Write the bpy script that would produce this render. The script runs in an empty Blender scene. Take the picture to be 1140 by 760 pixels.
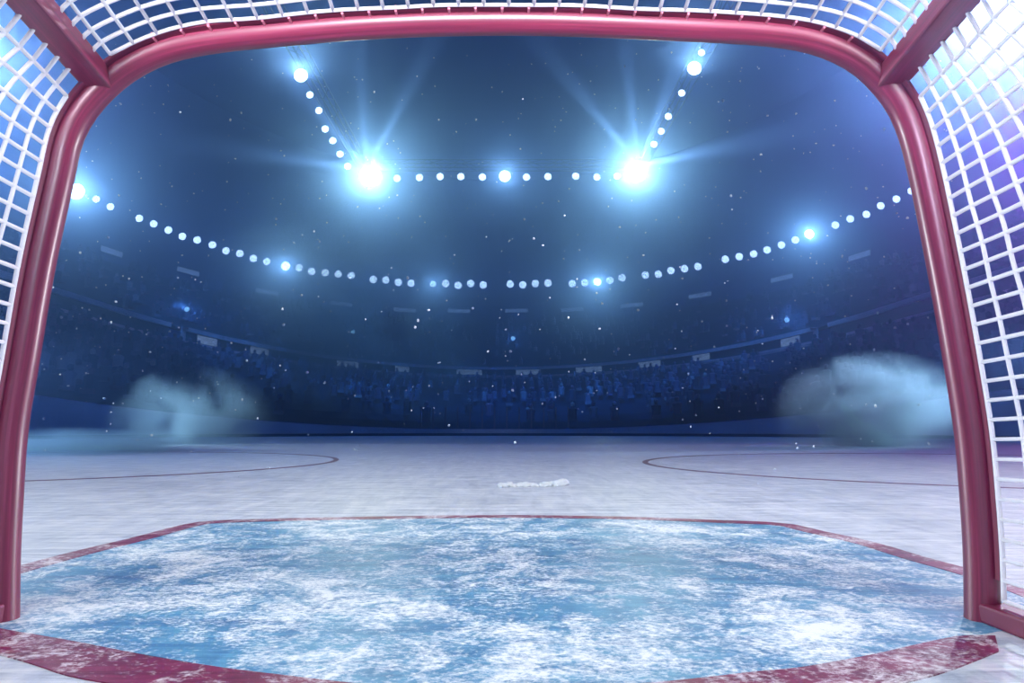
import bpy, bmesh, math, random
from mathutils import Vector, Matrix, noise

random.seed(7)
SC = bpy.context.scene
COL = SC.collection
PI = math.pi

# ------------------------------------------------------------------ camera model
F, CX, YH, H, D = 710.0, 556.0, 476.0, 0.355, 1.25
TH = math.atan((YH - 380.0) / F)
CAM = Vector((0.0, -D, H))


def slopes(px, py):
    """sideways and upward slope (per metre forward) of the sight line through a pixel of the 1140x760 photo"""
    a = (px - CX) / F
    b = (380.0 - py) / F
    y = math.cos(TH) - b * math.sin(TH)
    z = math.sin(TH) + b * math.cos(TH)
    return a / y, z / y


def at_depth(px, py, y):
    u, w = slopes(px, py)
    d = y + D
    return Vector((u * d, y, H + w * d))


def on_ice(px, py, z=0.0):
    u, w = slopes(px, py)
    d = (z - H) / w
    return Vector((u * d, d - D, z))


cam = bpy.data.cameras.new('camera')
cam.sensor_width = 36.0
cam.lens = F / 1140.0 * 36.0
cam.shift_x = (570.0 - CX) / 1140.0
cam.clip_start = 0.02
cam.clip_end = 400
camo = bpy.data.objects.new('camera', cam)
COL.objects.link(camo)
camo.location = CAM
camo.rotation_euler = (PI / 2 + TH, 0, 0)
SC.camera = camo

SC.view_settings.view_transform = 'Standard'
SC.view_settings.look = 'None'
SC.view_settings.exposure = 0.0
SC.view_settings.gamma = 1.0
SC.view_settings.use_curve_mapping = False
SC.cycles.use_denoising = True
try:
    SC.cycles.denoiser = 'OPENIMAGEDENOISE'
    SC.cycles.denoising_input_passes = 'RGB_ALBEDO_NORMAL'
except Exception:
    pass
SC.cycles.max_bounces = 5
SC.cycles.diffuse_bounces = 3
SC.cycles.glossy_bounces = 3
SC.cycles.volume_bounces = 0
SC.cycles.transparent_max_bounces = 16
SC.cycles.volume_step_rate = 1.0
SC.cycles.volume_max_steps = 256
SC.cycles.sample_clamp_indirect = 4.0
SC.cycles.caustics_reflective = False
SC.cycles.caustics_refractive = False


# ------------------------------------------------------------------ materials
def new_mat(name):
    m = bpy.data.materials.new(name)
    m.use_nodes = True
    nt = m.node_tree
    nt.nodes.clear()
    out = nt.nodes.new('ShaderNodeOutputMaterial')
    return m, nt, out


def node(nt, kind, **kw):
    n = nt.nodes.new(kind)
    for k, v in kw.items():
        if k == 'ins':
            for i, x in v.items():
                n.inputs[i].default_value = x
        else:
            setattr(n, k, v)
    return n


def principled(nt, out, color, rough=0.5, spec=0.5, metal=0.0, coat=0.0):
    p = nt.nodes.new('ShaderNodeBsdfPrincipled')
    p.inputs['Base Color'].default_value = (*color, 1)
    p.inputs['Roughness'].default_value = rough
    p.inputs['Specular IOR Level'].default_value = spec
    p.inputs['Metallic'].default_value = metal
    p.inputs['Coat Weight'].default_value = coat
    nt.links.new(p.outputs[0], out.inputs[0])
    return p


def coords(nt, scale=(1, 1, 1), rot=(0, 0, 0)):
    tc = nt.nodes.new('ShaderNodeTexCoord')
    mp = nt.nodes.new('ShaderNodeMapping')
    mp.inputs['Scale'].default_value = scale
    mp.inputs['Rotation'].default_value = rot
    nt.links.new(tc.outputs['Object'], mp.inputs[0])
    return mp.outputs[0]


def noise_tex(nt, vec, scale, detail=4.0, rough=0.55, dist=0.0):
    n = nt.nodes.new('ShaderNodeTexNoise')
    n.inputs['Scale'].default_value = scale
    n.inputs['Detail'].default_value = detail
    n.inputs['Roughness'].default_value = rough
    n.inputs['Distortion'].default_value = dist
    nt.links.new(vec, n.inputs['Vector'])
    return n.outputs['Fac']


def ramp(nt, fac, stops):
    r = nt.nodes.new('ShaderNodeValToRGB')
    e = r.color_ramp.elements
    while len(e) < len(stops):
        e.new(0.5)
    for el, (p, c) in zip(e, stops):
        el.position = p
        el.color = (*c, 1) if len(c) == 3 else c
    nt.links.new(fac, r.inputs[0])
    return r.outputs[0]


def mix(nt, fac, a, b, mode='MIX'):
    m = nt.nodes.new('ShaderNodeMix')
    m.data_type = 'RGBA'
    m.blend_type = mode
    for sock, v in ((m.inputs[0], fac), (m.inputs[6], a), (m.inputs[7], b)):
        if isinstance(v, (int, float)):
            sock.default_value = v
        elif isinstance(v, tuple):
            sock.default_value = (*v, 1)
        else:
            nt.links.new(v, sock)
    return m.outputs[2]


def math_n(nt, op, a, b=None, clamp=False):
    m = nt.nodes.new('ShaderNodeMath')
    m.operation = op
    m.use_clamp = clamp
    for i, v in enumerate((a, b)):
        if v is None:
            continue
        if isinstance(v, (int, float)):
            m.inputs[i].default_value = v
        else:
            nt.links.new(v, m.inputs[i])
    return m.outputs[0]


def plain(name, color, rough=0.5, spec=0.5, metal=0.0, coat=0.0, vary=0.15, scale=3.0):
    """a painted / moulded surface with a slight procedural mottling"""
    m, nt, out = new_mat(name)
    p = principled(nt, out, color, rough, spec, metal, coat)
    f = noise_tex(nt, coords(nt), scale, 3)
    c = ramp(nt, f, [(0.3, tuple(x * (1 - vary) for x in color)), (0.7, tuple(min(1, x * (1 + vary)) for x in color))])
    nt.links.new(c, p.inputs['Base Color'])
    return m


def frost_mask(nt, lo, hi):
    """scraped snow lying on the paint: patches broken up by finer scratches"""
    v = coords(nt, (1.0, 1.1, 1.0))
    a = noise_tex(nt, v, 2.6, 3, 0.55, 0.3)
    b = noise_tex(nt, v, 11.0, 9, 0.74, 0.8)
    c = noise_tex(nt, coords(nt, (1, 1.5, 1), (0, 0, 0.12)), 70.0, 6, 0.75, 0.3)
    s = math_n(nt, 'ADD', math_n(nt, 'MULTIPLY', a, 0.26), math_n(nt, 'MULTIPLY', b, 0.44))
    s = math_n(nt, 'ADD', s, math_n(nt, 'MULTIPLY', c, 0.40))
    return ramp(nt, s, [(lo, (0, 0, 0)), (hi, (1, 1, 1))])


def skate_scratches(nt):
    w = noise_tex(nt, coords(nt, (0.7, 7.0, 1), (0, 0, 0.1)), 4.0, 10, 0.75, 0.8)
    x = noise_tex(nt, coords(nt, (5.0, 0.9, 1), (0, 0, 0.5)), 3.0, 8, 0.7, 0.5)
    return math_n(nt, 'ADD', math_n(nt, 'MULTIPLY', w, 0.7), math_n(nt, 'MULTIPLY', x, 0.3))


def ice_mat():
    m, nt, out = new_mat('ice')
    p = principled(nt, out, (0.6, 0.7, 0.85), 0.42, 0.12)
    c = ramp(nt, skate_scratches(nt), [(0.38, (0.34, 0.39, 0.50)), (0.5, (0.60, 0.65, 0.75)), (0.62, (0.88, 0.90, 0.94))])
    f = frost_mask(nt, 0.52, 0.66)
    nt.links.new(mix(nt, math_n(nt, 'MULTIPLY', f, 0.55), c, (0.88, 0.92, 0.97)), p.inputs['Base Color'])
    nt.links.new(ramp(nt, f, [(0, (0.36,) * 3), (1, (0.8,) * 3)]), p.inputs['Roughness'])
    bp = nt.nodes.new('ShaderNodeBump')
    bp.inputs['Strength'].default_value = 0.25
    bp.inputs['Distance'].default_value = 0.01
    nt.links.new(skate_scratches(nt), bp.inputs['Height'])
    nt.links.new(bp.outputs[0], p.inputs['Normal'])
    return m


def paint_mat(name, dark, mid, snow, lo, hi, amount=1.0):
    m, nt, out = new_mat(name)
    p = principled(nt, out, mid, 0.5, 0.3)
    base = ramp(nt, skate_scratches(nt), [(0.38, dark), (0.62, mid)])
    f = frost_mask(nt, lo, hi)
    nt.links.new(mix(nt, math_n(nt, 'MULTIPLY', f, amount), base, snow), p.inputs['Base Color'])
    nt.links.new(ramp(nt, f, [(0, (0.4,) * 3), (1, (0.85,) * 3)]), p.inputs['Roughness'])
    return m


def tube_mat():
    m, nt, out = new_mat('red_tube_paint')
    p = principled(nt, out, (0.5, 0.03, 0.06), 0.45, 0.5, 0.0, 0.55)
    p.inputs['Coat Roughness'].default_value = 0.28
    uv = nt.nodes.new('ShaderNodeUVMap')
    mp = nt.nodes.new('ShaderNodeMapping')
    mp.inputs['Scale'].default_value = (1.2, 14.0, 1.0)
    nt.links.new(uv.outputs[0], mp.inputs[0])
    n = noise_tex(nt, mp.outputs[0], 1.5, 6, 0.65)
    c = ramp(nt, n, [(0.35, (0.13, 0.006, 0.036)), (0.55, (0.22, 0.012, 0.055)), (0.7, (0.33, 0.035, 0.10))])
    nt.links.new(c, p.inputs['Base Color'])
    nt.links.new(ramp(nt, n, [(0.3, (0.36,) * 3), (0.7, (0.55,) * 3)]), p.inputs['Roughness'])
    return m


def emit_mat(name, color, strength, vary=0.0):
    m, nt, out = new_mat(name)
    e = nt.nodes.new('ShaderNodeEmission')
    e.inputs[0].default_value = (*color, 1)
    e.inputs[1].default_value = strength
    if vary:
        n = noise_tex(nt, coords(nt, (1.2, 1.2, 5)), 2.0, 5, 0.7)
        s = ramp(nt, n, [(0.4, (1 - vary,) * 3), (0.6, (1,) * 3)])
        nt.links.new(math_n(nt, 'MULTIPLY', s, strength), e.inputs[1])
    nt.links.new(e.outputs[0], out.inputs[0])
    m.cycles.emission_sampling = 'NONE'
    return m


def crowd_mat():
    m, nt, out = new_mat('crowd_clothes')
    p = principled(nt, out, (0.1, 0.1, 0.2), 0.9, 0.1)
    g = nt.nodes.new('ShaderNodeNewGeometry')
    c = ramp(nt, g.outputs['Random Per Island'], [(0.0, (0.012, 0.02, 0.06)), (0.35, (0.03, 0.055, 0.13)), (0.6, (0.06, 0.05, 0.13)),
                                                   (0.82, (0.07, 0.11, 0.22)), (0.95, (0.11, 0.15, 0.27)), (1.0, (0.18, 0.24, 0.35))])
    nt.links.new(c, p.inputs['Base Color'])
    return m


def smoke_mat(name, density, color, scale, lo, hi, size, dist=0.6, seed=0.0, aniso=0.35):
    """drifting smoke: noise density that thins out towards the edge of its own ellipsoid"""
    m, nt, out = new_mat(name)
    tc = nt.nodes.new('ShaderNodeTexCoord')
    mp = nt.nodes.new('ShaderNodeMapping')
    mp.inputs['Location'].default_value = (seed, seed * 1.7, seed * 0.6)
    nt.links.new(tc.outputs['Object'], mp.inputs[0])
    n = noise_tex(nt, mp.outputs[0], scale, 5, 0.58, dist)
    d = ramp(nt, n, [(lo, (0, 0, 0)), (hi, (1, 1, 1))])
    sc = nt.nodes.new('ShaderNodeVectorMath')
    sc.operation = 'DIVIDE'
    sc.inputs[1].default_value = size
    nt.links.new(tc.outputs['Object'], sc.inputs[0])
    ln = nt.nodes.new('ShaderNodeVectorMath')
    ln.operation = 'LENGTH'
    nt.links.new(sc.outputs[0], ln.inputs[0])
    edge = math_n(nt, 'SUBTRACT', 1.0, ln.outputs['Value'], True)
    edge = math_n(nt, 'MINIMUM', math_n(nt, 'MULTIPLY', edge, 1.8), 1.0)
    dens = math_n(nt, 'MULTIPLY', math_n(nt, 'MULTIPLY', d, edge), density)
    v = nt.nodes.new('ShaderNodeVolumeScatter')
    v.inputs['Color'].default_value = (*color, 1)
    v.inputs['Anisotropy'].default_value = aniso
    nt.links.new(dens, v.inputs['Density'])
    ab = nt.nodes.new('ShaderNodeVolumeAbsorption')
    ab.inputs['Color'].default_value = (*color, 1)
    nt.links.new(dens, ab.inputs['Density'])
    ad = nt.nodes.new('ShaderNodeAddShader')
    nt.links.new(v.outputs[0], ad.inputs[0])
    nt.links.new(ab.outputs[0], ad.inputs[1])
    nt.links.new(ad.outputs[0], out.inputs['Volume'])
    return m


M = dict(
    ice=ice_mat(),
    crease=paint_mat('crease_paint', (0.05, 0.17, 0.38), (0.13, 0.40, 0.60), (0.88, 0.94, 0.96), 0.52, 0.62),
    red=paint_mat('red_line_paint', (0.10, 0.005, 0.045), (0.30, 0.022, 0.10), (0.85, 0.80, 0.86), 0.54, 0.63, 0.85),
    darkline=paint_mat('circle_paint', (0.10, 0.03, 0.08), (0.22, 0.08, 0.16), (0.6, 0.6, 0.7), 0.55, 0.8, 0.5),
    tube=tube_mat(),
    net=plain('net_cord', (0.93, 0.93, 0.95), 0.8, 0.2, vary=0.04, scale=60),
    snow=plain('snow', (0.90, 0.94, 1.0), 0.9, 0.1, vary=0.04, scale=20),
    board=plain('board_white', (0.55, 0.62, 0.75), 0.4, 0.4, vary=0.12, scale=0.6),
    board_post=plain('stanchion_grey', (0.10, 0.12, 0.2), 0.6, 0.3),
    kick=plain('kick_plate', (0.03, 0.05, 0.10), 0.5, 0.3),
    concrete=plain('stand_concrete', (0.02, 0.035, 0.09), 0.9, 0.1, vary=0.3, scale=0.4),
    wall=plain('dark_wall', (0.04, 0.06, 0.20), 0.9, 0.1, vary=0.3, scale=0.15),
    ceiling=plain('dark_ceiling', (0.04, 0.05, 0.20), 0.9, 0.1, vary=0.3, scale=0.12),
    fascia=plain('fascia_grey', (0.40, 0.38, 0.55), 0.7, 0.2, vary=0.15, scale=0.5),
    slot=plain('board_slot', (0.012, 0.018, 0.05), 0.6, 0.2),
    metal=plain('dark_metal', (0.012, 0.014, 0.02), 0.8, 0.1),
    crowd=crowd_mat(),
    lens_hot=emit_mat('lens_hot', (0.85, 0.95, 1.0), 7.0),
    lens_mid=emit_mat('lens_mid', (0.8, 0.93, 1.0), 4.0),
    lens_bulb=emit_mat('lens_bulb', (0.84, 0.90, 1.0), 4.5),
    lens_blue=emit_mat('lens_blue', (0.35, 0.7, 1.0), 1.6),
    led=emit_mat('led_face', (0.26, 0.34, 0.56), 1.1, 0.55),
    led_dim=emit_mat('led_face_dim', (0.25, 0.33, 0.6), 1.0, 0.3),
)


# ------------------------------------------------------------------ mesh helpers
def link(name, bm, mat, parent=None, smooth=False):
    me = bpy.data.meshes.new(name)
    bmesh.ops.recalc_face_normals(bm, faces=bm.faces[:])
    bm.to_mesh(me)
    bm.free()
    if smooth:
        for p in me.polygons:
            p.use_smooth = True
    me.materials.append(mat)
    o = bpy.data.objects.new(name, me)
    COL.objects.link(o)
    if parent is not None:
        o.parent = parent
    return o


def tag(o, label=None, cat=None, group=None, kind=None):
    for k, v in (('label', label), ('category', cat), ('group', group), ('kind', kind)):
        if v:
            o[k] = v
    return o


def empty(name, loc, label, cat, group=None):
    o = bpy.data.objects.new(name, None)
    o.empty_display_size = 0.1
    COL.objects.link(o)
    o.location = loc
    return tag(o, label, cat, group)


def dup_tree(root, loc, rot, label, group=None):
    r = root.copy()
    COL.objects.link(r)
    r.location = loc
    r.rotation_euler = rot
    r['label'] = label
    if group:
        r['group'] = group
    for ch in list(root.children):
        c = ch.copy()
        COL.objects.link(c)
        c.parent = r
        for g in list(ch.children):
            d = g.copy()
            COL.objects.link(d)
            d.parent = c
    return r


def add_box(bm, c, s, mat3=None):
    r = bmesh.ops.create_cube(bm, size=1.0)
    for v in r['verts']:
        p = Vector((v.co.x * s[0], v.co.y * s[1], v.co.z * s[2]))
        if mat3 is not None:
            p = mat3 @ p
        v.co = p + Vector(c)
    return r['verts']


def frames(pts):
    n = len(pts)
    out = []
    up = None
    for i in range(n):
        t = (pts[min(i + 1, n - 1)] - pts[max(i - 1, 0)])
        if t.length < 1e-9:
            t = Vector((0, 0, 1))
        t.normalize()
        if up is None:
            up = Vector((0, 1, 0)) if abs(t.y) < 0.9 else Vector((0, 0, 1))
        s = t.cross(up)
        s.normalize()
        up = s.cross(t).normalized()
        out.append((t, s.copy(), up.copy()))
    return out


def add_tube(bm, pts, r, seg=6, caps=True, uv=False):
    fr = frames(pts)
    rings = []
    dist = [0.0]
    for i in range(1, len(pts)):
        dist.append(dist[-1] + (pts[i] - pts[i - 1]).length)
    for p, (t, s, u) in zip(pts, fr):
        rings.append([bm.verts.new(p + (s * math.cos(2 * PI * k / seg) + u * math.sin(2 * PI * k / seg)) * r) for k in range(seg)])
    lay = bm.loops.layers.uv.verify() if uv else None
    for i in range(len(rings) - 1):
        for k in range(seg):
            k2 = (k + 1) % seg
            f = bm.faces.new((rings[i][k], rings[i][k2], rings[i + 1][k2], rings[i + 1][k]))
            if lay:
                for lp, (uu, vv) in zip(f.loops, ((dist[i], k / seg), (dist[i], (k + 1) / seg), (dist[i + 1], (k + 1) / seg), (dist[i + 1], k / seg))):
                    lp[lay].uv = (uu, vv)
    if caps:
        bm.faces.new(rings[0][::-1])
        bm.faces.new(rings[-1])


def add_strip(bm, left, right, thick, up=Vector((0, 0, 1))):
    """closed slab between two equally long point rows, thick along -up"""
    n = len(left)
    rows = []
    for a, b in zip(left, right):
        rows.append([bm.verts.new(a), bm.verts.new(b), bm.verts.new(b - up * thick), bm.verts.new(a - up * thick)])
    for i in range(n - 1):
        for k in range(4):
            k2 = (k + 1) % 4
            bm.faces.new((rows[i][k], rows[i][k2], rows[i + 1][k2], rows[i + 1][k]))
    bm.faces.new(rows[0][::-1])
    bm.faces.new(rows[-1])


def add_poly(bm, pts, thick):
    top = [bm.verts.new(p) for p in pts]
    bot = [bm.verts.new(p - Vector((0, 0, thick))) for p in pts]
    bm.faces.new(top)
    bm.faces.new(bot[::-1])
    n = len(pts)
    for i in range(n):
        j = (i + 1) % n
        bm.faces.new((top[i], bot[i], bot[j], top[j]))


def catmull(pts, per=8):
    out = []
    n = len(pts)
    for i in range(n - 1):
        p0, p1, p2, p3 = pts[max(i - 1, 0)], pts[i], pts[i + 1], pts[min(i + 2, n - 1)]
        for k in range(per):
            t = k / per
            out.append(0.5 * ((2 * p1) + (p2 - p0) * t + (2 * p0 - 5 * p1 + 4 * p2 - p3) * t * t + (3 * p1 - p0 - 3 * p2 + p3) * t ** 3))
    out.append(pts[-1].copy())
    return out


def resample(pts, n):
    d = [0.0]
    for i in range(1, len(pts)):
        d.append(d[-1] + (pts[i] - pts[i - 1]).length)
    out = []
    j = 0
    for k in range(n):
        x = d[-1] * k / (n - 1)
        while j < len(d) - 2 and d[j + 1] < x:
            j += 1
        t = (x - d[j]) / max(1e-9, d[j + 1] - d[j])
        out.append(pts[j].lerp(pts[j + 1], min(1, max(0, t))))
    return out


# ------------------------------------------------------------------ the ice and its markings
bm = bmesh.new()
add_poly(bm, [Vector((-26, -6, 0)), Vector((26, -6, 0)), Vector((26, 34, 0)), Vector((-26, 34, 0))], 0.1)
tag(link('floor', bm, M['ice']), 'pale blue scratched ice sheet of the rink', 'ice', kind='structure')


def ice_line(px, z):
    return resample(catmull([on_ice(x, y, z) for x, y in px]), 60)


# light blue goal crease, outline walked round on the ice
front = [(-60, 660), (0, 640), (20, 634), (90, 615), (160, 598), (205, 586), (232, 581), (300, 578.5), (420, 576), (556, 574.5), (690, 576), (800, 580),
         (868, 583), (905, 591), (960, 603), (1020, 621), (1077, 636.5), (1140, 657), (1200, 680)]
back = [(1230, 690), (1110, 702), (1060, 712), (1000, 722), (930, 736), (840, 750), (700, 762), (556, 768), (420, 763), (300, 752), (200, 735), (92, 716), (0, 701), (-80, 688)]
bm = bmesh.new()
add_poly(bm, [on_ice(x, y, 0.001) for x, y in front] + [on_ice(x, y, 0.001) for x, y in back], 0.001)
tag(link('goal_crease', bm, M['crease']), 'light blue goal crease painted on the ice under scraped snow', 'crease')


def offset_row(row, d):
    out = []
    for i, p in enumerate(row):
        t = row[min(i + 1, len(row) - 1)] - row[max(i - 1, 0)]
        nrm = Vector((-t.y, t.x, 0)).normalized()
        out.append(p + nrm * d)
    return out


row = ice_line(front, 0.002)
bm = bmesh.new()
add_strip(bm, offset_row(row, 0.036), offset_row(row, -0.036), 0.002)
tag(link('crease_line', bm, M['red']), 'red line bordering the far side of the blue goal crease', 'ice line')

gl_top = [(-90, 680), (0, 699), (47, 707), (92, 715), (158, 728), (237, 741), (300, 749), (420, 762), (556, 767), (700, 761), (780, 754), (840, 747), (893, 742),
          (971, 728), (1024, 716), (1070, 707), (1108, 707)]
gl_bot = [(-90, 706), (0, 728), (39, 739), (79, 752), (150, 764), (237, 777), (300, 785), (420, 798), (556, 804), (700, 800), (780, 793), (840, 787), (893, 781),
          (971, 766), (1024, 755), (1064, 743), (1112, 724)]
a = resample(catmull([on_ice(x, y, 0.002) for x, y in gl_top]), 60)
b = resample(catmull([on_ice(x, y, 0.002) for x, y in gl_bot]), 60)
bm = bmesh.new()
add_strip(bm, a, b, 0.002)
tag(link('goal_line', bm, M['red']), 'dark red curved goal line crossing the ice in front of the camera', 'ice line')

for cx, cy, rr, lab in ((-5.15, 5.45, 3.35, 'thin dark faceoff circle on the ice at the left boards'), (4.75, 5.0, 3.25, 'thin dark faceoff circle on the ice at the right boards')):
    pts = [Vector((cx + rr * 1.02 * math.cos(2 * PI * k / 96), cy + rr * 0.86 * math.sin(2 * PI * k / 96), 0.003)) for k in range(97)]
    pin = [Vector((cx + (rr * 1.02 - 0.055) * math.cos(2 * PI * k / 96), cy + (rr * 0.86 - 0.055) * math.sin(2 * PI * k / 96), 0.003)) for k in range(97)]
    bm = bmesh.new()
    add_strip(bm, pts, pin, 0.003)
    tag(link('faceoff_circle', bm, M['darkline']), lab, 'ice line')

# ridge of snow shavings
bm = bmesh.new()
rr = random.Random(3)
for k in range(75):
    t = rr.random()
    p = on_ice(556 + 72 * t, 541.5 - 1.5 * t + rr.uniform(-1.2, 1.2), 0)
    hump = 0.35 + 0.65 * abs(math.sin(t * 9.0 + 0.9)) if t < 0.92 else 1.5
    s = 0.011 * (0.5 + rr.random()) * hump
    r = bmesh.ops.create_icosphere(bm, subdivisions=2, radius=1.0)
    for v in r['verts']:
        n = 1 + 0.5 * noise.noise(v.co * 1.7 + Vector((k, 0, 0)))
        v.co = Vector((v.co.x * s * 1.9 * n, v.co.y * s * 1.5 * n, v.co.z * s * 1.1 * n + s * 0.6)) + p
tag(link('snow_ridge', bm, M['snow'], smooth=True), 'small white ridge of snow shavings lying on the ice beyond the crease', 'snow')

# ------------------------------------------------------------------ the goal
GOAL = empty('hockey_goal', (0, 0, 0), 'red tubular hockey goal with white net framing the whole view', 'goal')
inner = [(18, 694), (19.5, 620), (22.5, 560), (28, 480), (41, 400), (58, 300), (79.5, 200), (89, 158), (105, 128), (130, 101), (158, 81), (192, 66.5), (240, 57), (300, 50.5), (380, 43.5),
         (450, 39.5), (525, 37.5), (600, 37.5), (680, 40), (758, 43.5), (840, 48), (900, 56.5), (945, 75), (977, 104), (998, 138), (1014, 195), (1035, 300), (1051, 390), (1065, 480),
         (1072, 560), (1075.5, 620), (1077, 694)]
RT = 0.0285
edge = [at_depth(x, y, 0.0) for x, y in inner]
edge[0].z = RT * 0 + 0.0
edge[-1].z = 0.0
edge = resample(catmull(edge, 10), 140)
ctr = []
for i, p in enumerate(edge):
    t = edge[min(i + 1, len(edge) - 1)] - edge[max(i - 1, 0)]
    nrm = Vector((-t.z, 0, t.x)).normalized()      # outward: path runs up the left post, over, down the right post
    ctr.append((p + nrm * RT, nrm))
centre = [c for c, _ in ctr]
zmax = max(c.z for c in centre)
# posts and crossbar are one bent tube: split it into left post, crossbar, right post where the top rails are welded on
iL = min(range(len(centre)), key=lambda i: (centre[i] - at_depth(112, 92, 0)).length)
iR = min(range(len(centre)), key=lambda i: (centre[i] - at_depth(990, 84, 0)).length)


def tube_part(name, lo, hi):
    bm = bmesh.new()
    add_tube(bm, centre[lo:hi + 1], RT, 28, False, True)
    return link(name, bm, M['tube'], GOAL, True)


post_l = tube_part('post', 0, iL)
crossbar = tube_part('crossbar', iL, iR)
post_r = tube_part('post', iR, len(centre) - 1)


def flange(lo, hi, parent, depth=0.043, th=0.006):
    bm = bmesh.new()
    lf, rt = [], []
    uvl = bm.loops.layers.uv.verify()
    rows = []
    for c, n in ctr[lo:hi + 1]:
        o = n * 0.004
        rows.append([bm.verts.new(c + o + n * th / 2 + Vector((0, -0.015, 0))), bm.verts.new(c + o + n * th / 2 + Vector((0, -depth, 0))),
                     bm.verts.new(c + o - n * th / 2 + Vector((0, -depth, 0))), bm.verts.new(c + o - n * th / 2 + Vector((0, -0.015, 0)))])
    for i in range(len(rows) - 1):
        for k in range(4):
            f = bm.faces.new((rows[i][k], rows[i][(k + 1) % 4], rows[i + 1][(k + 1) % 4], rows[i + 1][k]))
            for lp, q in zip(f.loops, ((i, k), (i, k + 1), (i + 1, k + 1), (i + 1, k))):
                lp[uvl].uv = (q[0] * 0.03, q[1] * 0.25)
    bm.faces.new(rows[0][::-1])
    bm.faces.new(rows[-1])
    return link('net_flange', bm, M['tube'], parent)


flange(3, iL, post_l)
flange(iL, iR, crossbar)
flange(iR, len(centre) - 4, post_r)

# lacing loops that wrap the crossbar flange, each a loop of its own
lace = plain('lacing_cord', (0.85, 0.30, 0.38), 0.7, 0.2)
acc = 0.0
for i in range(iL + 4, iR - 3):
    acc += (centre[i] - centre[i - 1]).length
    if acc >= 0.05:
        acc = 0
        c, n = ctr[i]
        o = c + n * 0.004
        bm = bmesh.new()
        loop = [o + n * 0.0045 + Vector((0, -0.026, 0)), o + n * 0.0045 + Vector((0, -0.043, 0)), o + Vector((0, -0.0455, 0)), o - n * 0.0045 + Vector((0, -0.043, 0)), o - n * 0.0045 + Vector((0, -0.022, 0))]
        add_tube(bm, loop, 0.0030, 6)
        link('lacing_loop', bm, lace, crossbar)

TILT = 0.077
L_RAIL = 0.92


def rail_pt(side, s, dx=0.0, dz=0.0):
    base = centre[iL] if side < 0 else centre[iR]
    return Vector((base.x - side * (0.085 * s) + side * dx, -s, base.z + TILT * s + dz))


def add_rail(side):
    """flat top rail running back from the corner, with a turned-up flange along its inner edge"""
    bm = bmesh.new()
    uvl = bm.loops.layers.uv.verify()
    rows = []
    prof = [(-0.026, -0.012), (0.026, -0.018), (0.028, 0.012), (-0.008, 0.016), (-0.010, 0.030), (-0.024, 0.030)]
    for k in range(13):
        s = L_RAIL * k / 12
        rows.append([bm.verts.new(rail_pt(side, s, dx, dz)) for dx, dz in prof])
    n = len(prof)
    for i in range(len(rows) - 1):
        for k in range(n):
            f = bm.faces.new((rows[i][k], rows[i][(k + 1) % n], rows[i + 1][(k + 1) % n], rows[i + 1][k]))
            for lp, q in zip(f.loops, ((i, k), (i, k + 1), (i + 1, k + 1), (i + 1, k))):
                lp[uvl].uv = (q[0] * 0.08, q[1] * 0.2)
    bm.faces.new(rows[0][::-1])
    bm.faces.new(rows[-1])
    o = link('top_rail', bm, M['tube'], GOAL)
    bv = o.modifiers.new('bevel', 'BEVEL')
    bv.width = 0.004
    bv.segments = 2
    return o


for side in (-1, 1):
    add_rail(side)
    # base bar on the ice
    x0 = centre[0].x if side < 0 else centre[-1].x
    bm = bmesh.new()
    pts = []
    for k in range(13):
        s = -0.01 + L_RAIL * k / 12
        pts.append(Vector((x0 + side * (0.012 + 0.02 * s), -0.02 - s, 0)))
    add_strip(bm, [p + Vector((-0.030, 0, 0.034)) for p in pts], [p + Vector((0.030, 0, 0.034)) for p in pts], 0.034)
    o = link('base_bar', bm, M['tube'], GOAL)
    bv = o.modifiers.new('bevel', 'BEVEL')
    bv.width = 0.005
    bv.segments = 2
    # rear upright joining base bar and top rail behind the camera's field of view
    bm = bmesh.new()
    add_tube(bm, [pts[-1] + Vector((0, 0.02, 0.02)), rail_pt(side, L_RAIL - 0.02)], 0.02, 14, True, True)
    link('rear_upright', bm, M['tube'], GOAL, True)

RC = 0.0040


def net_edge(i):
    c, n = ctr[i]
    return c + n * 0.004 + Vector((0, -0.047, 0))


def side_net(side):
    idx = range(2, iL - 1) if side < 0 else range(len(centre) - 3, iR + 1, -1)
    e = [net_edge(i) for i in idx]
    e = [p for p in e if p.z > 0.030]
    e = [Vector((e[0].x, e[0].y, 0.045))] + e[1:]
    nrow = 28
    edge_pts = resample(e, nrow)
    ncol = 14
    grid = []
    for r, p in enumerate(edge_pts):
        t = r / (nrow - 1)
        step = 0.076 * (1 - t) + 0.037 * t
        rise = TILT * min(1, t * 1.3)
        rowp = []
        for c in range(ncol):
            s = step * c
            inn = 0.085 * s * max(0, (t - 0.80) / 0.20) ** 1.5
            bul = 0.02 * math.sin(PI * t) * min(1, c / 4)
            sag = -0.004 * noise.noise(Vector((r * 0.35, c * 0.5, side * 3)))
            rowp.append(Vector((p.x - side * inn + side * (bul + (sag if c else 0)), p.y - s, p.z + rise * s)))
        grid.append(rowp)
    bm = bmesh.new()
    for r in range(nrow):
        if r == 0 or r == nrow - 1 or True:
            add_tube(bm, resample(catmull(grid[r], 2), 18), RC, 6)
    for c in range(ncol):
        col = [grid[r][c] for r in range(nrow)]
        add_tube(bm, catmull(col, 2), RC * (1.0 if c else 1.15), 6)
        # tie to the top rail
        s = (grid[nrow - 1][c] - grid[nrow - 1][0]).length
        if c:
            add_tube(bm, [grid[nrow - 1][c], rail_pt(side, -grid[nrow - 1][c].y, 0.018, -0.012)], RC, 6)
    link('side_net', bm, M['net'], GOAL, True)


side_net(-1)
side_net(1)


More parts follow.
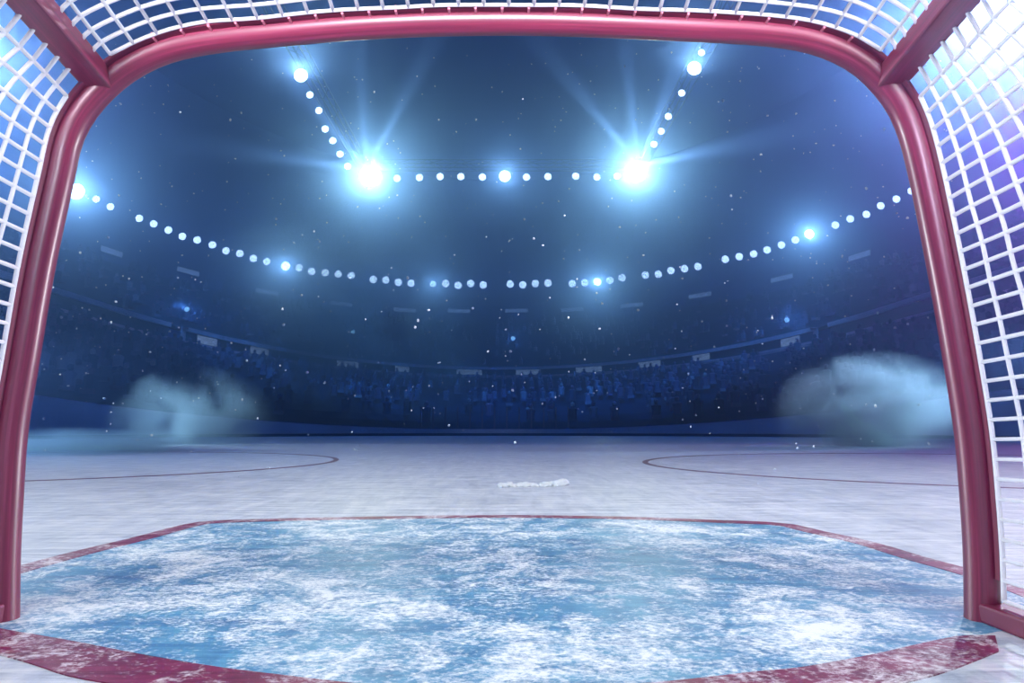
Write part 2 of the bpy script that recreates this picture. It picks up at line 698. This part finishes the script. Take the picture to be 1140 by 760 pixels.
def top_net():
    e = [net_edge(i) for i in range(iL + 2, iR - 1)]
    total = sum((e[i + 1] - e[i]).length for i in range(len(e) - 1))
    ncol = int(total / 0.0505) + 1
    pts = resample(e, ncol)
    nrow = 12
    xl, xr = pts[0].x, pts[-1].x
    zc = min(pts[0].z, pts[-1].z)
    grid = []
    for r in range(nrow):
        s = 0.036 * r
        rowp = []
        for c, p in enumerate(pts):
            q = (p.x - xl) / (xr - xl)
            x = p.x + 0.085 * s * (1 - 2 * q)
            rowp.append(Vector((x, p.y - s, p.z + TILT * s + 0.004 * noise.noise(Vector((c * 0.4, r * 0.4, 9))))))
        grid.append(rowp)
    bm = bmesh.new()
    for r in range(nrow):
        rowp = list(grid[r])
        s = -rowp[0].y
        if r:
            rowp = [rail_pt(-1, s, -0.022, 0.022)] + rowp + [rail_pt(1, s, -0.022, 0.022)]
        add_tube(bm, catmull(rowp, 2), RC, 6)
    for c in range(ncol):
        add_tube(bm, catmull([grid[r][c] for r in range(nrow)], 2), RC, 6)
    link('top_net', bm, M['net'], GOAL, True)


top_net()

# ------------------------------------------------------------------ the bowl: rings in plan
NU, NS = 44, 12


def ring(y0, k, ulim=None, yend=-5.0):
    """plan of a horizontal ring: forward distance y0/(1+k u^2) along sideways slope u, then straight towards the near end"""
    u0 = min(1 / math.sqrt(k), ulim or 9)
    yc = y0 / (1 + k * u0 * u0)
    xc = u0 * yc
    pts = []
    for i in range(NS):
        t = i / NS
        pts.append(Vector((-xc, yend + (yc - D - yend) * t, 0)))
    for i in range(NU + 1):
        u = -u0 + 2 * u0 * i / NU
        y = y0 / (1 + k * u * u)
        pts.append(Vector((u * y, y - D, 0)))
    for i in range(NS):
        t = (i + 1) / NS
        pts.append(Vector((xc, yc - D + (yend - yc + D) * t, 0)))
    return pts


def zed(r, z):
    return [Vector((p.x, p.y, z(p) if callable(z) else z)) for p in r]


def dist_u(p):
    return p.x / max(0.5, p.y + D)


def loft(bm, rows):
    vs = [[bm.verts.new(p) for p in r] for r in rows]
    for a, b in zip(vs[:-1], vs[1:]):
        for i in range(len(a) - 1):
            bm.faces.new((a[i], a[i + 1], b[i + 1], b[i]))


def grow(r, d):
    out = []
    for i, p in enumerate(r):
        t = r[min(i + 1, len(r) - 1)] - r[max(i - 1, 0)]
        n = Vector((-t.y, t.x, 0)).normalized()
        out.append(p + n * d)
    return out


R_BOARD = ring(29.0, 0.80, 0.72)
# the rise of the boards towards the sides, read where the boards stand


def board_top(p):
    u = min(0.78, abs(p.x) / max(3.0, p.y + D))
    return max(0.28, 0.355 + (-0.0036 + 0.1010 * u * u) * min(29, p.y + D)) if p.y > 3 else 1.25


BOARDS = empty('rink_boards', (0, 27, 0), 'pale dasher boards curving around the far end of the rink with dark kick strip', 'rink boards')


def local(pts, o):
    return [p - o.location for p in pts]


def wall_band(name, r, z0, z1, th, mat, parent):
    """closed wall following a ring from z0 to z1"""
    bm = bmesh.new()
    o = grow(r, th)
    loc = parent.location if parent else Vector()
    rows = [[Vector((p.x, p.y, z0(p) if callable(z0) else z0)) - loc for p in r], [Vector((p.x, p.y, z1(p) if callable(z1) else z1)) - loc for p in r]]
    back = [[Vector((q.x, q.y, z1(p) if callable(z1) else z1)) - loc for p, q in zip(r, o)], [Vector((q.x, q.y, z0(p) if callable(z0) else z0)) - loc for p, q in zip(r, o)]]
    loft(bm, rows + back + [rows[0]])
    bmesh.ops.remove_doubles(bm, verts=bm.verts[:], dist=1e-5)
    return link(name, bm, mat, parent)


wall_band('board_panel', R_BOARD, 0.06, board_top, 0.10, M['board'], BOARDS)
wall_band('kick_plate', grow(R_BOARD, -0.02), 0.0, 0.11, 0.14, M['kick'], BOARDS)
wall_band('cap_rail', grow(R_BOARD, -0.02), board_top, lambda p: board_top(p) + 0.03, 0.14, M['fascia'], BOARDS)
for k in range(13):
    px = 469 + 13.6 * k
    u = (px - CX) / F
    y = 29.0 / (1 + 0.8 * u * u) + 0.06
    bm = bmesh.new()
    p = Vector((u * y, y - D, 0)) - BOARDS.location
    zb = board_top(Vector((u * y, y - D, 0)))
    add_box(bm, p + Vector((0, 0, zb + 0.5)), (0.07, 0.05, 1.0))
    link('glass_stanchion', bm, M['board_post'], BOARDS)

# lower tier of seating
R_LOW = ring(70.0, 2.75)
R_DASH = ring(85.0, 1.46)


def tier(name, ra, za, rb, zb, n, label):
    bm = bmesh.new()
    rows = []
    steps = []
    for i in range(n + 1):
        t = i / n
        plan = [a.lerp(b, t) for a, b in zip(ra, rb)]
        z_lo = [za(a) * (1 - t) + zb * t if callable(za) else za * (1 - t) + zb * t for a in ra]
        if i:
            rows.append([Vector((p.x, p.y, zprev)) for p, zprev in zip(plan, zp)])
            steps.append(([Vector((p.x, p.y, zprev)) for p, zprev in zip(prev, zp)], rows[-1]))
        rows.append([Vector((p.x, p.y, z)) for p, z in zip(plan, z_lo)])
        prev, zp = plan, z_lo
    loft(bm, rows)
    tag(link(name, bm, M['concrete']), label, 'stand', kind='structure')
    return steps


r_in = grow(R_BOARD, 0.5)
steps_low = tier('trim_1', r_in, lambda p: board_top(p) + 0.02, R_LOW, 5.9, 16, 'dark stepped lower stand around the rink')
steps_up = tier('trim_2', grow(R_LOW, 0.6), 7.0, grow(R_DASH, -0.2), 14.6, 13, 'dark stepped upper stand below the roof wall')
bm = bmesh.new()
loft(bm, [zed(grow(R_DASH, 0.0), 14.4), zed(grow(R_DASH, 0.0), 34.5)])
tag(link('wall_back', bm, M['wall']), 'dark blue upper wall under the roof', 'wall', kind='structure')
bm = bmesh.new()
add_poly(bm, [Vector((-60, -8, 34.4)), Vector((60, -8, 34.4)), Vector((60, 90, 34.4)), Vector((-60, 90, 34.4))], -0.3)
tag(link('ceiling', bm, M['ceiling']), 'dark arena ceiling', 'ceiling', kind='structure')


# crowd
def add_person(bm, p, face, rnd):
    """seated spectator: lap, tapered torso, shoulders and head"""
    h = 0.55 + rnd.random() * 0.12
    side = Vector((-face.y, face.x, 0))
    prof = [(0.0, 0.20, 0.14), (0.30, 0.19, 0.12), (0.48, 0.23, 0.12), (0.55, 0.10, 0.08)]
    vs = []
    for z, a, b in prof:
        vs.append([bm.verts.new(p + side * (a * math.cos(q)) + face * (b * math.sin(q)) + Vector((0, 0, z * h / 0.55 + 0.4))) for q in [2 * PI * k / 6 for k in range(6)]])
    for i in range(3):
        for k in range(6):
            bm.faces.new((vs[i][k], vs[i][(k + 1) % 6], vs[i + 1][(k + 1) % 6], vs[i + 1][k]))
    bm.faces.new(vs[-1])
    c = p + face * 0.3 + Vector((0, 0, 0.40))
    q = [bm.verts.new(c + side * sx * 0.19 + face * fy * 0.25 + Vector((0, 0, sz * 0.08))) for sx in (-1, 1) for fy in (-1, 1) for sz in (-1, 1)]
    for f in ((0, 1, 3, 2), (4, 6, 7, 5), (0, 4, 5, 1), (2, 3, 7, 6), (1, 5, 7, 3), (0, 2, 6, 4)):
        bm.faces.new([q[i] for i in f])
    r = bmesh.ops.create_icosphere(bm, subdivisions=1, radius=0.12)
    for v in r['verts']:
        v.co = Vector((v.co.x, v.co.y, v.co.z * 1.2)) + p + Vector((0, 0, h + 0.52))


def crowd(name, steps, fill, label, seed):
    bm = bmesh.new()
    rnd = random.Random(seed)
    for front_row, back_row in steps:
        mid = [a.lerp(b, 0.6) for a, b in zip(front_row, back_row)]
        for i in range(len(mid) - 1):
            a, b = mid[i], mid[i + 1]
            if a.y < 4 or abs(dist_u(a)) > 1.05:
                continue
            seg = (b - a).length
            n = max(1, int(seg / 0.62))
            face = Vector(((front_row[i] - back_row[i]).x, (front_row[i] - back_row[i]).y, 0)).normalized()
            for k in range(n):
                if rnd.random() < fill * (0.35 + 1.3 * abs(noise.noise(Vector((a.x * 0.2, a.y * 0.2 + k * 0.3, seed))))):
                    add_person(bm, a.lerp(b, (k + 0.5) / n), face, rnd)
    tag(link(name, bm, M['crowd']), label, 'crowd', kind='stuff')


crowd('crowd', steps_low[:-3], 0.75, 'dim crowd of seated spectators filling the lower stand', 5)
crowd('crowd', steps_up, 0.35, 'sparse dim crowd of spectators in the upper stand', 6)


# fascia band with light boxes between the tiers
def ring_y(px, py, y0, k):
    u, _ = slopes(px, py)
    k_u0 = 1 / math.sqrt(k)
    if abs(u) <= k_u0:
        return y0 / (1 + k * u * u)
    xc = k_u0 * y0 / 2
    return xc / abs(u)


def on_ring(px, py, y0, k, off=0.0):
    y = ring_y(px, py, y0, k) - off
    return at_depth(px, py, y - D)


def slope_dir(px, py, y0, k):
    a = on_ring(px - 6, py, y0, k)
    b = on_ring(px + 6, py, y0, k)
    t = Vector((b.x - a.x, b.y - a.y, 0))
    return math.atan2(t.y, t.x)


n = len(R_LOW)
def u_index(u):
    best = min(range(n), key=lambda i: abs(dist_u(R_LOW[i]) - u) + (0 if R_LOW[i].y > 0 else 9))
    return best
g0, g1 = u_index((190 - CX) / F), u_index((204 - CX) / F)
if g1 == g0:
    g1 += 1
h0, h1 = u_index((904 - CX) / F), u_index((924 - CX) / F)
if h1 == h0:
    h1 += 1
for nm, i0, i1, lab in (('trim_3', 2, g0, 'grey fascia band of the stand at the left end'), ('trim_4', g1, h0, 'long grey fascia band curving across the middle of the stands'),
                        ('trim_5', h1, n - 3, 'grey fascia band of the stand at the right end')):
    r = R_LOW[i0:i1 + 1]
    bm = bmesh.new()
    o = grow(r, 0.5)
    i_in = grow(r, 0.18)
    prof = [(0.0, 5.75), (0.0, 6.05), (0.18, 6.05), (0.18, 6.70), (0.0, 6.70), (0.0, 6.98), (0.55, 6.98), (0.55, 5.75)]
    rows = []
    for d, z in prof + prof[:1]:
        rows.append(zed(grow(r, d), z))
    loft(bm, rows)
    bmesh.ops.remove_doubles(bm, verts=bm.verts[:], dist=1e-5)
    tag(link(nm, bm, M['fascia']), lab, 'fascia', kind='structure')
    bm = bmesh.new()
    loft(bm, [zed(grow(r, 0.17), 6.05), zed(grow(r, 0.17), 6.70)])
    tag(link(nm + '_slot', bm, M['slot']), kind='structure')

ORD = ['first', 'second', 'third', 'fourth', 'fifth', 'sixth', 'seventh', 'eighth', 'ninth', 'tenth', 'eleventh', 'twelfth', 'thirteenth', 'fourteenth', 'fifteenth', 'sixteenth']

panels = [(103, 129), (167, 184), (220, 243), (279, 300), (375, 400), (440, 456), (508, 537), (574, 602), (640, 670), (710, 735), (770, 790), (868, 890), (925, 946), (984, 1008)]


def panel_object(name, w, h, face, label, cat, group, loc, rz):
    e = empty(name, loc, label, cat, group)
    e.rotation_euler = (0, 0, rz)
    bm = bmesh.new()
    t = 0.05
    add_box(bm, (0, 0.05, h / 2), (w, t, t)); add_box(bm, (0, 0.05, -h / 2), (w, t, t))
    add_box(bm, (-w / 2, 0.05, 0), (t, t, h + t)); add_box(bm, (w / 2, 0.05, 0), (t, t, h + t))
    link('frame', bm, M['metal'], e)
    bm = bmesh.new()
    add_box(bm, (0, 0.06, 0), (w - t, 0.04, h - t))
    link('screen', bm, face, e)
    return e


for i, (x0, x1) in enumerate(panels):
    xm = (x0 + x1) / 2
    u = (xm - CX) / F
    y = ring_y(xm, 400, 70.0, 2.75) + 0.03
    # solve the row of the photo where the band's middle (z 6.37) shows
    loc = Vector((slopes(xm, 476 - F * (6.37 - H) / y)[0] * y, y - D, 6.375))
    rz = slope_dir(xm, 390, 70.0, 2.75)
    wdt = (x1 - x0) / F * y / max(0.35, abs(math.cos(rz) + u * math.sin(-rz)))
    panel_object('advertising_panel', min(wdt, 3.4), 0.60, M['led'], 'pale lit advertising panel in the fascia band, %s from the left end' % ORD[i], 'advertising panel',
                 'lit panels in the fascia band', loc, rz)

dashes = [(125, 280), (210, 302), (298, 325), (380, 338), (451, 345), (511, 346), (575, 345.5), (637, 344.5), (703, 339.5), (779, 328.5), (870, 309.5), (956, 284.5)]
for i, (x, yv) in enumerate(dashes):
    loc = on_ring(x, yv, 85.0, 1.46, 0.12)
    rz = slope_dir(x, yv, 85.0, 1.46)
    yy = loc.y + D
    panel_object('wall_panel', 26.0 / F * yy / max(0.4, math.cos(rz) - slopes(x, yv)[0] * math.sin(rz)), 0.55, M['led_dim'],
                 'faint dash of light on the upper wall, %s from the left end' % ORD[i], 'light panel', 'dashes of light along the upper wall', loc, rz)


# ------------------------------------------------------------------ lamps
def make_bulb(name, rad, lens_mat, loc, label, group):
    """round lamp facing the near end: shallow can with a bulging lens, on a short stem"""
    e = empty(name, loc, label, 'lamp', group)
    bm = bmesh.new()
    prof = [(rad * 1.10, 0.0), (rad * 1.12, 0.10), (rad * 0.9, 0.35), (rad * 0.4, 0.45)]
    vs = [[bm.verts.new((r * math.cos(2 * PI * k / 20), y, r * math.sin(2 * PI * k / 20))) for k in range(20)] for r, y in prof]
    for a, b in zip(vs[:-1], vs[1:]):
        for k in range(20):
            bm.faces.new((a[k], a[(k + 1) % 20], b[(k + 1) % 20], b[k]))
    bm.faces.new(vs[-1])
    add_box(bm, (0, 0.28, rad * 1.2 + 0.1), (0.08, 0.08, 0.5))
    link('housing', bm, M['metal'], e)
    bm = bmesh.new()
    r = bmesh.ops.create_uvsphere(bm, u_segments=20, v_segments=12, radius=rad)
    for v in r['verts']:
        v.co.y *= 0.55
    link('lens', bm, lens_mat, e, True)
    return e


def haze_light(name, loc, power, color, radius=0.25):
    l = bpy.data.lights.new(name, 'POINT')
    l.energy = power
    l.color = color
    l.shadow_soft_size = radius
    o = bpy.data.objects.new(name, l)
    COL.objects.link(o)
    o.location = loc
    return o


def spot(name, loc, target, power, color, angle, blend=0.6, radius=0.3):
    l = bpy.data.lights.new(name, 'SPOT')
    l.energy = power
    l.color = color
    l.spot_size = angle
    l.spot_blend = blend
    l.shadow_soft_size = radius
    o = bpy.data.objects.new(name, l)
    COL.objects.link(o)
    o.location = loc
    o.rotation_euler = (Vector(target) - Vector(loc)).to_track_quat('-Z', 'Y').to_euler()
    return o


BLUE = (0.6, 0.85, 1.0)
FLOOD = (1.0, 0.95, 0.65)
ROOF_Z = 22.0


def roof_pt(px, py):
    u, w = slopes(px, py)
    y = (ROOF_Z - H) / w
    return Vector((u * y, y - D, ROOF_Z))


KW = 1000.0
floods = [
    ('roof', 412, 196, 0.95, 'lens_hot', 16 * KW, 'very bright floodlight at the left corner of the roof truss'),
    ('roof', 708, 191, 0.95, 'lens_hot', 16 * KW, 'very bright floodlight at the right corner of the roof truss'),
    ('roof', 335, 84, 0.42, 'lens_hot', 7 * KW, 'bright floodlight at the near end of the left roof truss'),
    ('roof', 773, 76, 0.42, 'lens_hot', 7 * KW, 'bright floodlight near the end of the right roof truss'),
    ('roof', 562, 196, 0.50, 'lens_hot', 3 * KW, 'bright floodlight in the middle of the roof lamp row'),
    ('ring', 85, 213, 0.62, 'lens_hot', 8 * KW, 'bright floodlight beside the left goal post'),
    ('ring', 318, 296, 0.50, 'lens_hot', 6 * KW, 'bright floodlight in the curved lamp row below the left roof truss'),
    ('ring', 482, 316, 0.42, 'lens_mid', 3 * KW, 'small floodlight in the curved lamp row, left of the gap at its lowest point'),
    ('ring', 665, 313.5, 0.50, 'lens_hot', 8 * KW, 'floodlight in the curved lamp row below the right roof truss'),
    ('ring', 901, 260.5, 0.45, 'lens_hot', 6 * KW, 'floodlight at the right rise of the curved lamp row'),
]
LR = (85.0, 1.46)
for where, px, py, rad, mat, pw, lab in floods:
    pw *= 0.25
    main = px in (412, 708)
    pw *= 1.6 if main else 2.1
    loc = roof_pt(px, py) if where == 'roof' else on_ring(px, py, LR[0], LR[1], 0.8 + 2.2 * abs(slopes(px, py)[0]))
    e = make_bulb('floodlight', rad, M[mat], loc, lab, None)
    src = loc + (CAM - loc).normalized() * (rad * 0.8 + (0.3 if where == 'roof' else 2.0))
    spot('floodlight_source', src, Vector((loc.x * 0.4, 0, loc.z + 14.0)), pw, (1.0, 0.90, 0.48) if main else FLOOD, math.radians(112), 0.5, 0.25)

big = {0: roof_pt(412, 196), 1: roof_pt(708, 191)}
# narrow spots added at the main floodlights to imitate their starburst rays
for i, (px, py, tx, ty) in enumerate([(412, 196, 402, 90), (412, 196, 452, 105), (412, 196, 350, 118), (412, 196, 318, 176),
                                      (708, 191, 700, 85), (708, 191, 742, 105), (708, 191, 652, 112), (708, 191, 790, 168)]):
    a = roof_pt(px, py) + Vector((0, -1.2, 0))
    b = at_depth(tx, ty, a.y - 22.0)
    spot('starburst_spot', a, b, 130 * KW, (1.0, 0.92, 0.7), math.radians(2.2), 0.9, 0.1)

for px, py in ((412, 196), (708, 191)):
    a = roof_pt(px, py)
    spot('goal_rim_spot', a + (CAM - a).normalized() * 1.2, (0, 0, 0.9), 15 * KW, (1.0, 0.90, 0.55), math.radians(5.0), 0.6, 0.25)  # extra narrow spot added to rim the goal frame and feed the halo

rows = [
    ('curved lamp row at the left post', 'ring', [(107, 221.5), (123, 230)], 'small round lamp beside the left post, %s from the bright floodlight there'),
    ('left rise of the curved lamp row', 'ring', [(155, 243), (171, 249), (187.5, 256), (203, 263), (219.5, 267), (236.5, 272.5), (251.5, 279), (267, 282), (282, 287.5), (297, 291)],
     'small round lamp, %s down the left rise of the curved row'),
    ('curved lamp row after the left floodlight', 'ring', [(333, 298), (347, 302), (362, 303.5), (376.5, 305), (391, 306.5)], 'small round lamp, %s right of the floodlight below the left truss'),
    ('curved lamp row before the small floodlight', 'ring', [(415.5, 311), (429.5, 311.5), (443.5, 314), (457.5, 315)], 'small round lamp, %s of the four leading to the small floodlight'),
    ('curved lamp row after the small floodlight', 'ring', [(496, 315.5), (510, 317.5), (524, 315.5), (538, 317)], 'small round lamp, %s to the right of the small floodlight'),
    ('lowest lamps of the curved row', 'ring', [(568, 316), (582, 317), (596, 315.5), (610, 315)], 'small round lamp, %s from left in the lowest run of four'),
    ('curved lamp row around the right floodlight', 'ring', [(637, 315.5), (651, 314.5), (679, 312), (692.5, 309)], 'small round lamp, %s of four flanking the floodlight below the right truss'),
    ('curved lamp row of five', 'ring', [(718.5, 306), (733, 305), (747, 301), (762, 299), (777, 296.5)], 'small round lamp, %s from left in the run of five'),
    ('right rise of the curved lamp row', 'ring', [(807.5, 288.5), (823, 285.5), (839, 282.5), (854, 278), (870, 272.5), (885.5, 267)], 'small round lamp, %s of six rising toward the right floodlight'),
    ('curved lamp row at the right post', 'ring', [(930, 250.5), (946.5, 243.5), (964.5, 238.5), (980.5, 229), (998, 221.5), (1014.5, 212.5)], 'small round lamp, %s from left beside the right goal post'),
    ('lamps along the left roof truss', 'roof', [(345, 105.5), (355, 123), (362, 143.5), (370.5, 156.5), (378.5, 171.5), (387, 185)], 'small round lamp, %s down the left roof truss'),
    ('lamps along the cross truss', 'roof', [(442, 198.5), (467, 197.5), (490, 196.5), (513, 196.5), (537, 197), (586, 197), (610, 196.5), (641, 196), (664.5, 197), (687, 196)], 'small round lamp, %s from left in the straight roof row'),
    ('lamps along the right roof truss', 'roof', [(781, 58.5), (759, 103.5), (744, 129.5), (736, 146), (728, 160.5)], 'small round lamp, %s down the right roof truss'),
]
proto = None
for group, where, pts, lab in rows:
    for i, (px, py) in enumerate(pts):
        loc = roof_pt(px, py) if where == 'roof' else on_ring(px, py, LR[0], LR[1], 0.8 + 2.2 * abs(slopes(px, py)[0]))
        dd = loc.y + D
        rad = 4.2 / F * dd
        if proto is None:
            proto = make_bulb('round_lamp', 1.0, M['lens_bulb'], loc, lab % ORD[i], group)
            r = proto
        else:
            r = dup_tree(proto, loc, (0, 0, 0), lab % ORD[i], group)
        r.scale = (rad, rad, rad)

for px, py, rad, lab in [(208, 344, 0.16, 'tiny blue lamp in the stands above the gap in the fascia band'), (122, 381, 0.13, 'tiny blue lamp in the lower stand under the left fascia band'),
                         (393, 369, 0.2, 'tiny blue lamp in the stands left of centre'), (571, 376.5, 0.2, 'tiny blue lamp in the stands at the centre'),
                         (876, 356, 0.16, 'tiny blue lamp in the stands above the right part of the fascia band'), (991, 375.5, 0.15, 'tiny blue lamp in the lower stand beside the right post')]:
    y = (34 if rad < 0.16 else 40 if rad < 0.2 else 60)
    loc = at_depth(px, py, y)
    e = make_bulb('stand_lamp', rad, M['lens_blue'], loc, lab, None)
    haze_light('stand_lamp_source', loc + Vector((0, -0.5, 0)), 60, (0.3, 0.65, 1.0), 0.1)


# roof trusses carrying the lamps
def truss(name, a, b, label):
    e = empty(name, a, label, 'truss')
    d = (b - a)
    n = max(2, int(d.length / 1.4))
    t = d.normalized()
    s = Vector((-t.y, t.x, 0))
    corners = [s * 0.4 + Vector((0, 0, 1.6)), s * -0.4 + Vector((0, 0, 1.6)), s * 0.4 + Vector((0, 0, 0.9)), s * -0.4 + Vector((0, 0, 0.9))]
    bm = bmesh.new()
    for c in corners:
        add_tube(bm, [c, d + c], 0.05, 8)
    link('chord', bm, M['metal'], e)
    bm = bmesh.new()
    for k in range(n):
        p, q = d * (k / n), d * ((k + 1) / n)
        for c1, c2 in ((0, 2), (1, 3), (0, 1)):
            m, w = (c1, c2) if k % 2 else (c2, c1)
            add_tube(bm, [p + corners[m], q + corners[w]], 0.025, 6)
    link('brace', bm, M['metal'], e)


tl, tr = roof_pt(412, 196), roof_pt(708, 191)
truss('roof_truss', Vector((-12.6, 20, ROOF_Z)), Vector((tl.x - 0.8, tl.y, ROOF_Z)), 'dark lattice roof truss along the left lamp line')
truss('roof_truss', Vector((12.6, 20, ROOF_Z)), Vector((tr.x + 0.8, tr.y, ROOF_Z)), 'dark lattice roof truss along the right lamp line')
truss('roof_truss', Vector((tl.x + 0.6, tl.y + 0.6, ROOF_Z)), Vector((tr.x - 0.6, tl.y + 0.6, ROOF_Z)), 'dark lattice roof truss across the arena carrying the straight lamp row')

# ------------------------------------------------------------------ light of the hall and added fill lights
# big lamp at the corner above the goal's right side, and one beyond its left side
c = at_depth(1122, 8, 26)
e = make_bulb('floodlight', 1.2, M['lens_hot'], c, 'huge glaring floodlight behind the net at the upper right corner', None)
spot('corner_source', c + (CAM - c).normalized() * 1.5, CAM + Vector((0, -6, 9)), 32 * KW, (1.0, 0.92, 0.85), math.radians(52), 0.5, 0.3)
c = at_depth(-60, 60, 24)
spot('left_source', c, CAM + Vector((3, -5, 8)), 9 * KW, (1.0, 0.92, 0.85), math.radians(48), 0.5, 0.3)
c = at_depth(-30, 170, 34)
haze_light('left_low_source', c, 0.6 * KW, (0.5, 0.75, 1.0))
for sx in (-1, 1):
    haze_light('blue_fill_light', (sx * 20, 24, 31), 8 * KW, (0.12, 0.36, 1.0), 1.0)  # unseen blue fill added for the ambient tone of the hall
spot('stand_fill_light', (0, 6, 32), (0, 62, 11), 260 * KW, (0.16, 0.52, 1.0), math.radians(72), 0.6, 1.0)  # unseen spot added to lift the stands in blue
# unseen light added to tint the right side violet
spot('violet_fill_light', (32, 29, 17), (7, 0, 15), 34 * KW, (1.0, 0.10, 0.40), math.radians(72), 0.6, 0.5)
# unseen spots added low at the sides to brighten the smoke
spot('smoke_fill_spot', (14.2, 13, 2.4), at_depth(975, 432, 11), 9 * KW, (0.66, 0.88, 1.0), math.radians(24), 0.8, 0.3)
spot('smoke_fill_spot', (-14.2, 8.5, 2.2), (-5.5, 6.8, 0.35), 6 * KW, (0.45, 0.72, 1.0), math.radians(30), 0.8, 0.3)
spot('smoke_fill_spot', (-14.2, 14, 2.4), at_depth(200, 437, 12), 9 * KW, (0.66, 0.88, 1.0), math.radians(24), 0.8, 0.3)


def area(name, loc, target, power, color, sx, sy, spread):
    l = bpy.data.lights.new(name, 'AREA')
    l.shape = 'RECTANGLE'
    l.size, l.size_y = sx, sy
    l.spread = math.radians(spread)
    l.energy = power
    l.color = color
    o = bpy.data.objects.new(name, l)
    COL.objects.link(o)
    o.location = loc
    o.rotation_euler = (Vector(target) - Vector(loc)).to_track_quat('-Z', 'Y').to_euler()
    return o


area('near_fill_light', (0, -5, 10), (0, 2.0, 0), 128, (1.0, 0.95, 0.80), 4, 2.5, 52)  # unseen soft light added overhead to brighten the crease and near ice
area('goal_fill_light', (3.0, -9, 3.6), (-0.5, 0, 1.30), 9.5, (0.86, 0.90, 1.0), 1.6, 1.2, 20)  # unseen fill added behind the camera for net and frame
area('goal_fill_light', (-3.0, -9, 3.6), (0.75, 0, 1.35), 15, (0.84, 0.80, 1.0), 1.6, 1.2, 18)  # added lavender fill for the upper right corner of the goal
area('goal_fill_light', (0, -5, 0.95), (0, 0, 1.32), 13.5, (1.0, 0.86, 0.95), 1.8, 0.3, 14)  # low unseen light added to brighten the crossbar

for sx in (-1, 1):
    spot('side_rim_spot', (sx * 14.2, 7.5, 1.7), (-sx * 0.3, 0, 0.75), 8 * KW, (1.0, 0.97, 0.95), math.radians(13), 0.7, 0.12)  # unseen side spots added to put a bright rim on the posts

w = bpy.data.worlds.new('World')
SC.world = w
w.use_nodes = True
w.node_tree.nodes['Background'].inputs[0].default_value = (0.012, 0.03, 0.14, 1)
w.node_tree.nodes['Background'].inputs[1].default_value = 0.5

# ------------------------------------------------------------------ haze, smoke, snow
m, nt, out = new_mat('haze')
v = nt.nodes.new('ShaderNodeVolumeScatter')
v.inputs['Color'].default_value = (0.20, 0.40, 1.0, 1)
v.inputs['Density'].default_value = 0.018
v.inputs['Anisotropy'].default_value = 0.89
ab = nt.nodes.new('ShaderNodeVolumeAbsorption')
ab.inputs['Color'].default_value = (0.05, 0.40, 1.0, 1)
ab.inputs['Density'].default_value = 0.023
ad = nt.nodes.new('ShaderNodeAddShader')
nt.links.new(v.outputs[0], ad.inputs[0])
nt.links.new(ab.outputs[0], ad.inputs[1])
nt.links.new(ad.outputs[0], out.inputs['Volume'])
bm = bmesh.new()
add_box(bm, (0, 40, 17.19), (118, 96, 34.36))
tag(link('haze', bm, m), 'thin blue haze filling the whole arena', 'haze', kind='stuff')


def smoke(name, c, size, density, color, scale, lo, hi, label, seed, aniso=0.35):
    bm = bmesh.new()
    r = bmesh.ops.create_icosphere(bm, subdivisions=3, radius=1.0)
    for vv in r['verts']:
        vv.co = Vector((vv.co.x * size[0], vv.co.y * size[1], vv.co.z * size[2]))
    o = link(name, bm, smoke_mat(name, density, color, scale, lo, hi, size, seed=seed, aniso=aniso))
    o.location = c
    tag(o, label, 'smoke', kind='stuff')


smoke('smoke', at_depth(975, 462, 11), (2.0, 1.4, 1.25), 2.4, (0.55, 0.80, 1.0), 1.25, 0.43, 0.60, 'billowing pale smoke cloud over the ice beside the right post', 1.3)
smoke('smoke', at_depth(215, 470, 12), (1.7, 1.3, 1.2), 1.3, (0.55, 0.80, 1.0), 1.1, 0.42, 0.64, 'pale smoke cloud rising over the ice on the left', 4.1)
smoke('smoke', at_depth(85, 505, 8), (1.7, 1.5, 0.40), 2.2, (0.55, 0.80, 1.0), 1.2, 0.38, 0.62, 'low bank of mist hugging the ice beside the left post', 7.7)
smoke('smoke', at_depth(400, 400, 30), (7.5, 4.0, 5.5), 0.30, (0.55, 0.80, 1.0), 0.30, 0.42, 0.66, 'thin veil of smoke drifting in front of the stands left of centre', 2.6)

SM = (0.50, 0.78, 1.0)
smoke('smoke', at_depth(392, 290, 45), (11.5, 5.0, 7.5), 0.15, SM, 0.16, 0.40, 0.74, 'thin smoke glowing around the left roof floodlight', 5.2, 0.78)
smoke('smoke', at_depth(690, 262, 45), (10.0, 5.0, 6.0), 0.10, SM, 0.16, 0.30, 0.72, 'thin smoke glowing around the right roof floodlight', 8.4, 0.78)
smoke('smoke', at_depth(640, 330, 55), (9.0, 4.0, 4.5), 0.08, SM, 0.22, 0.32, 0.72, 'thin smoke below the curved lamp row, right of the centre', 6.6, 0.78)

bm = bmesh.new()
rr = random.Random(11)
for k in range(900):
    y = 1.2 + 13 * rr.random() ** 1.3
    px, py = rr.uniform(40, 1060), rr.uniform(45, 555)
    p = at_depth(px, py, y)
    if p.z < 0.05:
        continue
    rad = (y + D) / F * rr.choice((0.4, 0.45, 0.5, 0.6, 0.7, 0.8, 0.9, 1.3)) * 1.0
    r = bmesh.ops.create_icosphere(bm, subdivisions=1, radius=rad)
    st = Vector((rr.uniform(0.7, 1.4), 1, rr.uniform(0.7, 1.5)))
    for vv in r['verts']:
        vv.co = Vector((vv.co.x * st.x, vv.co.y, vv.co.z * st.z)) * (1 + 0.3 * rr.uniform(-1, 1)) + p
tag(link('snowflakes', bm, plain('snowflake', (0.72, 0.80, 0.92), 0.9, 0.1), smooth=True), 'fine snowflakes drifting through the air of the arena', 'snow', kind='stuff')
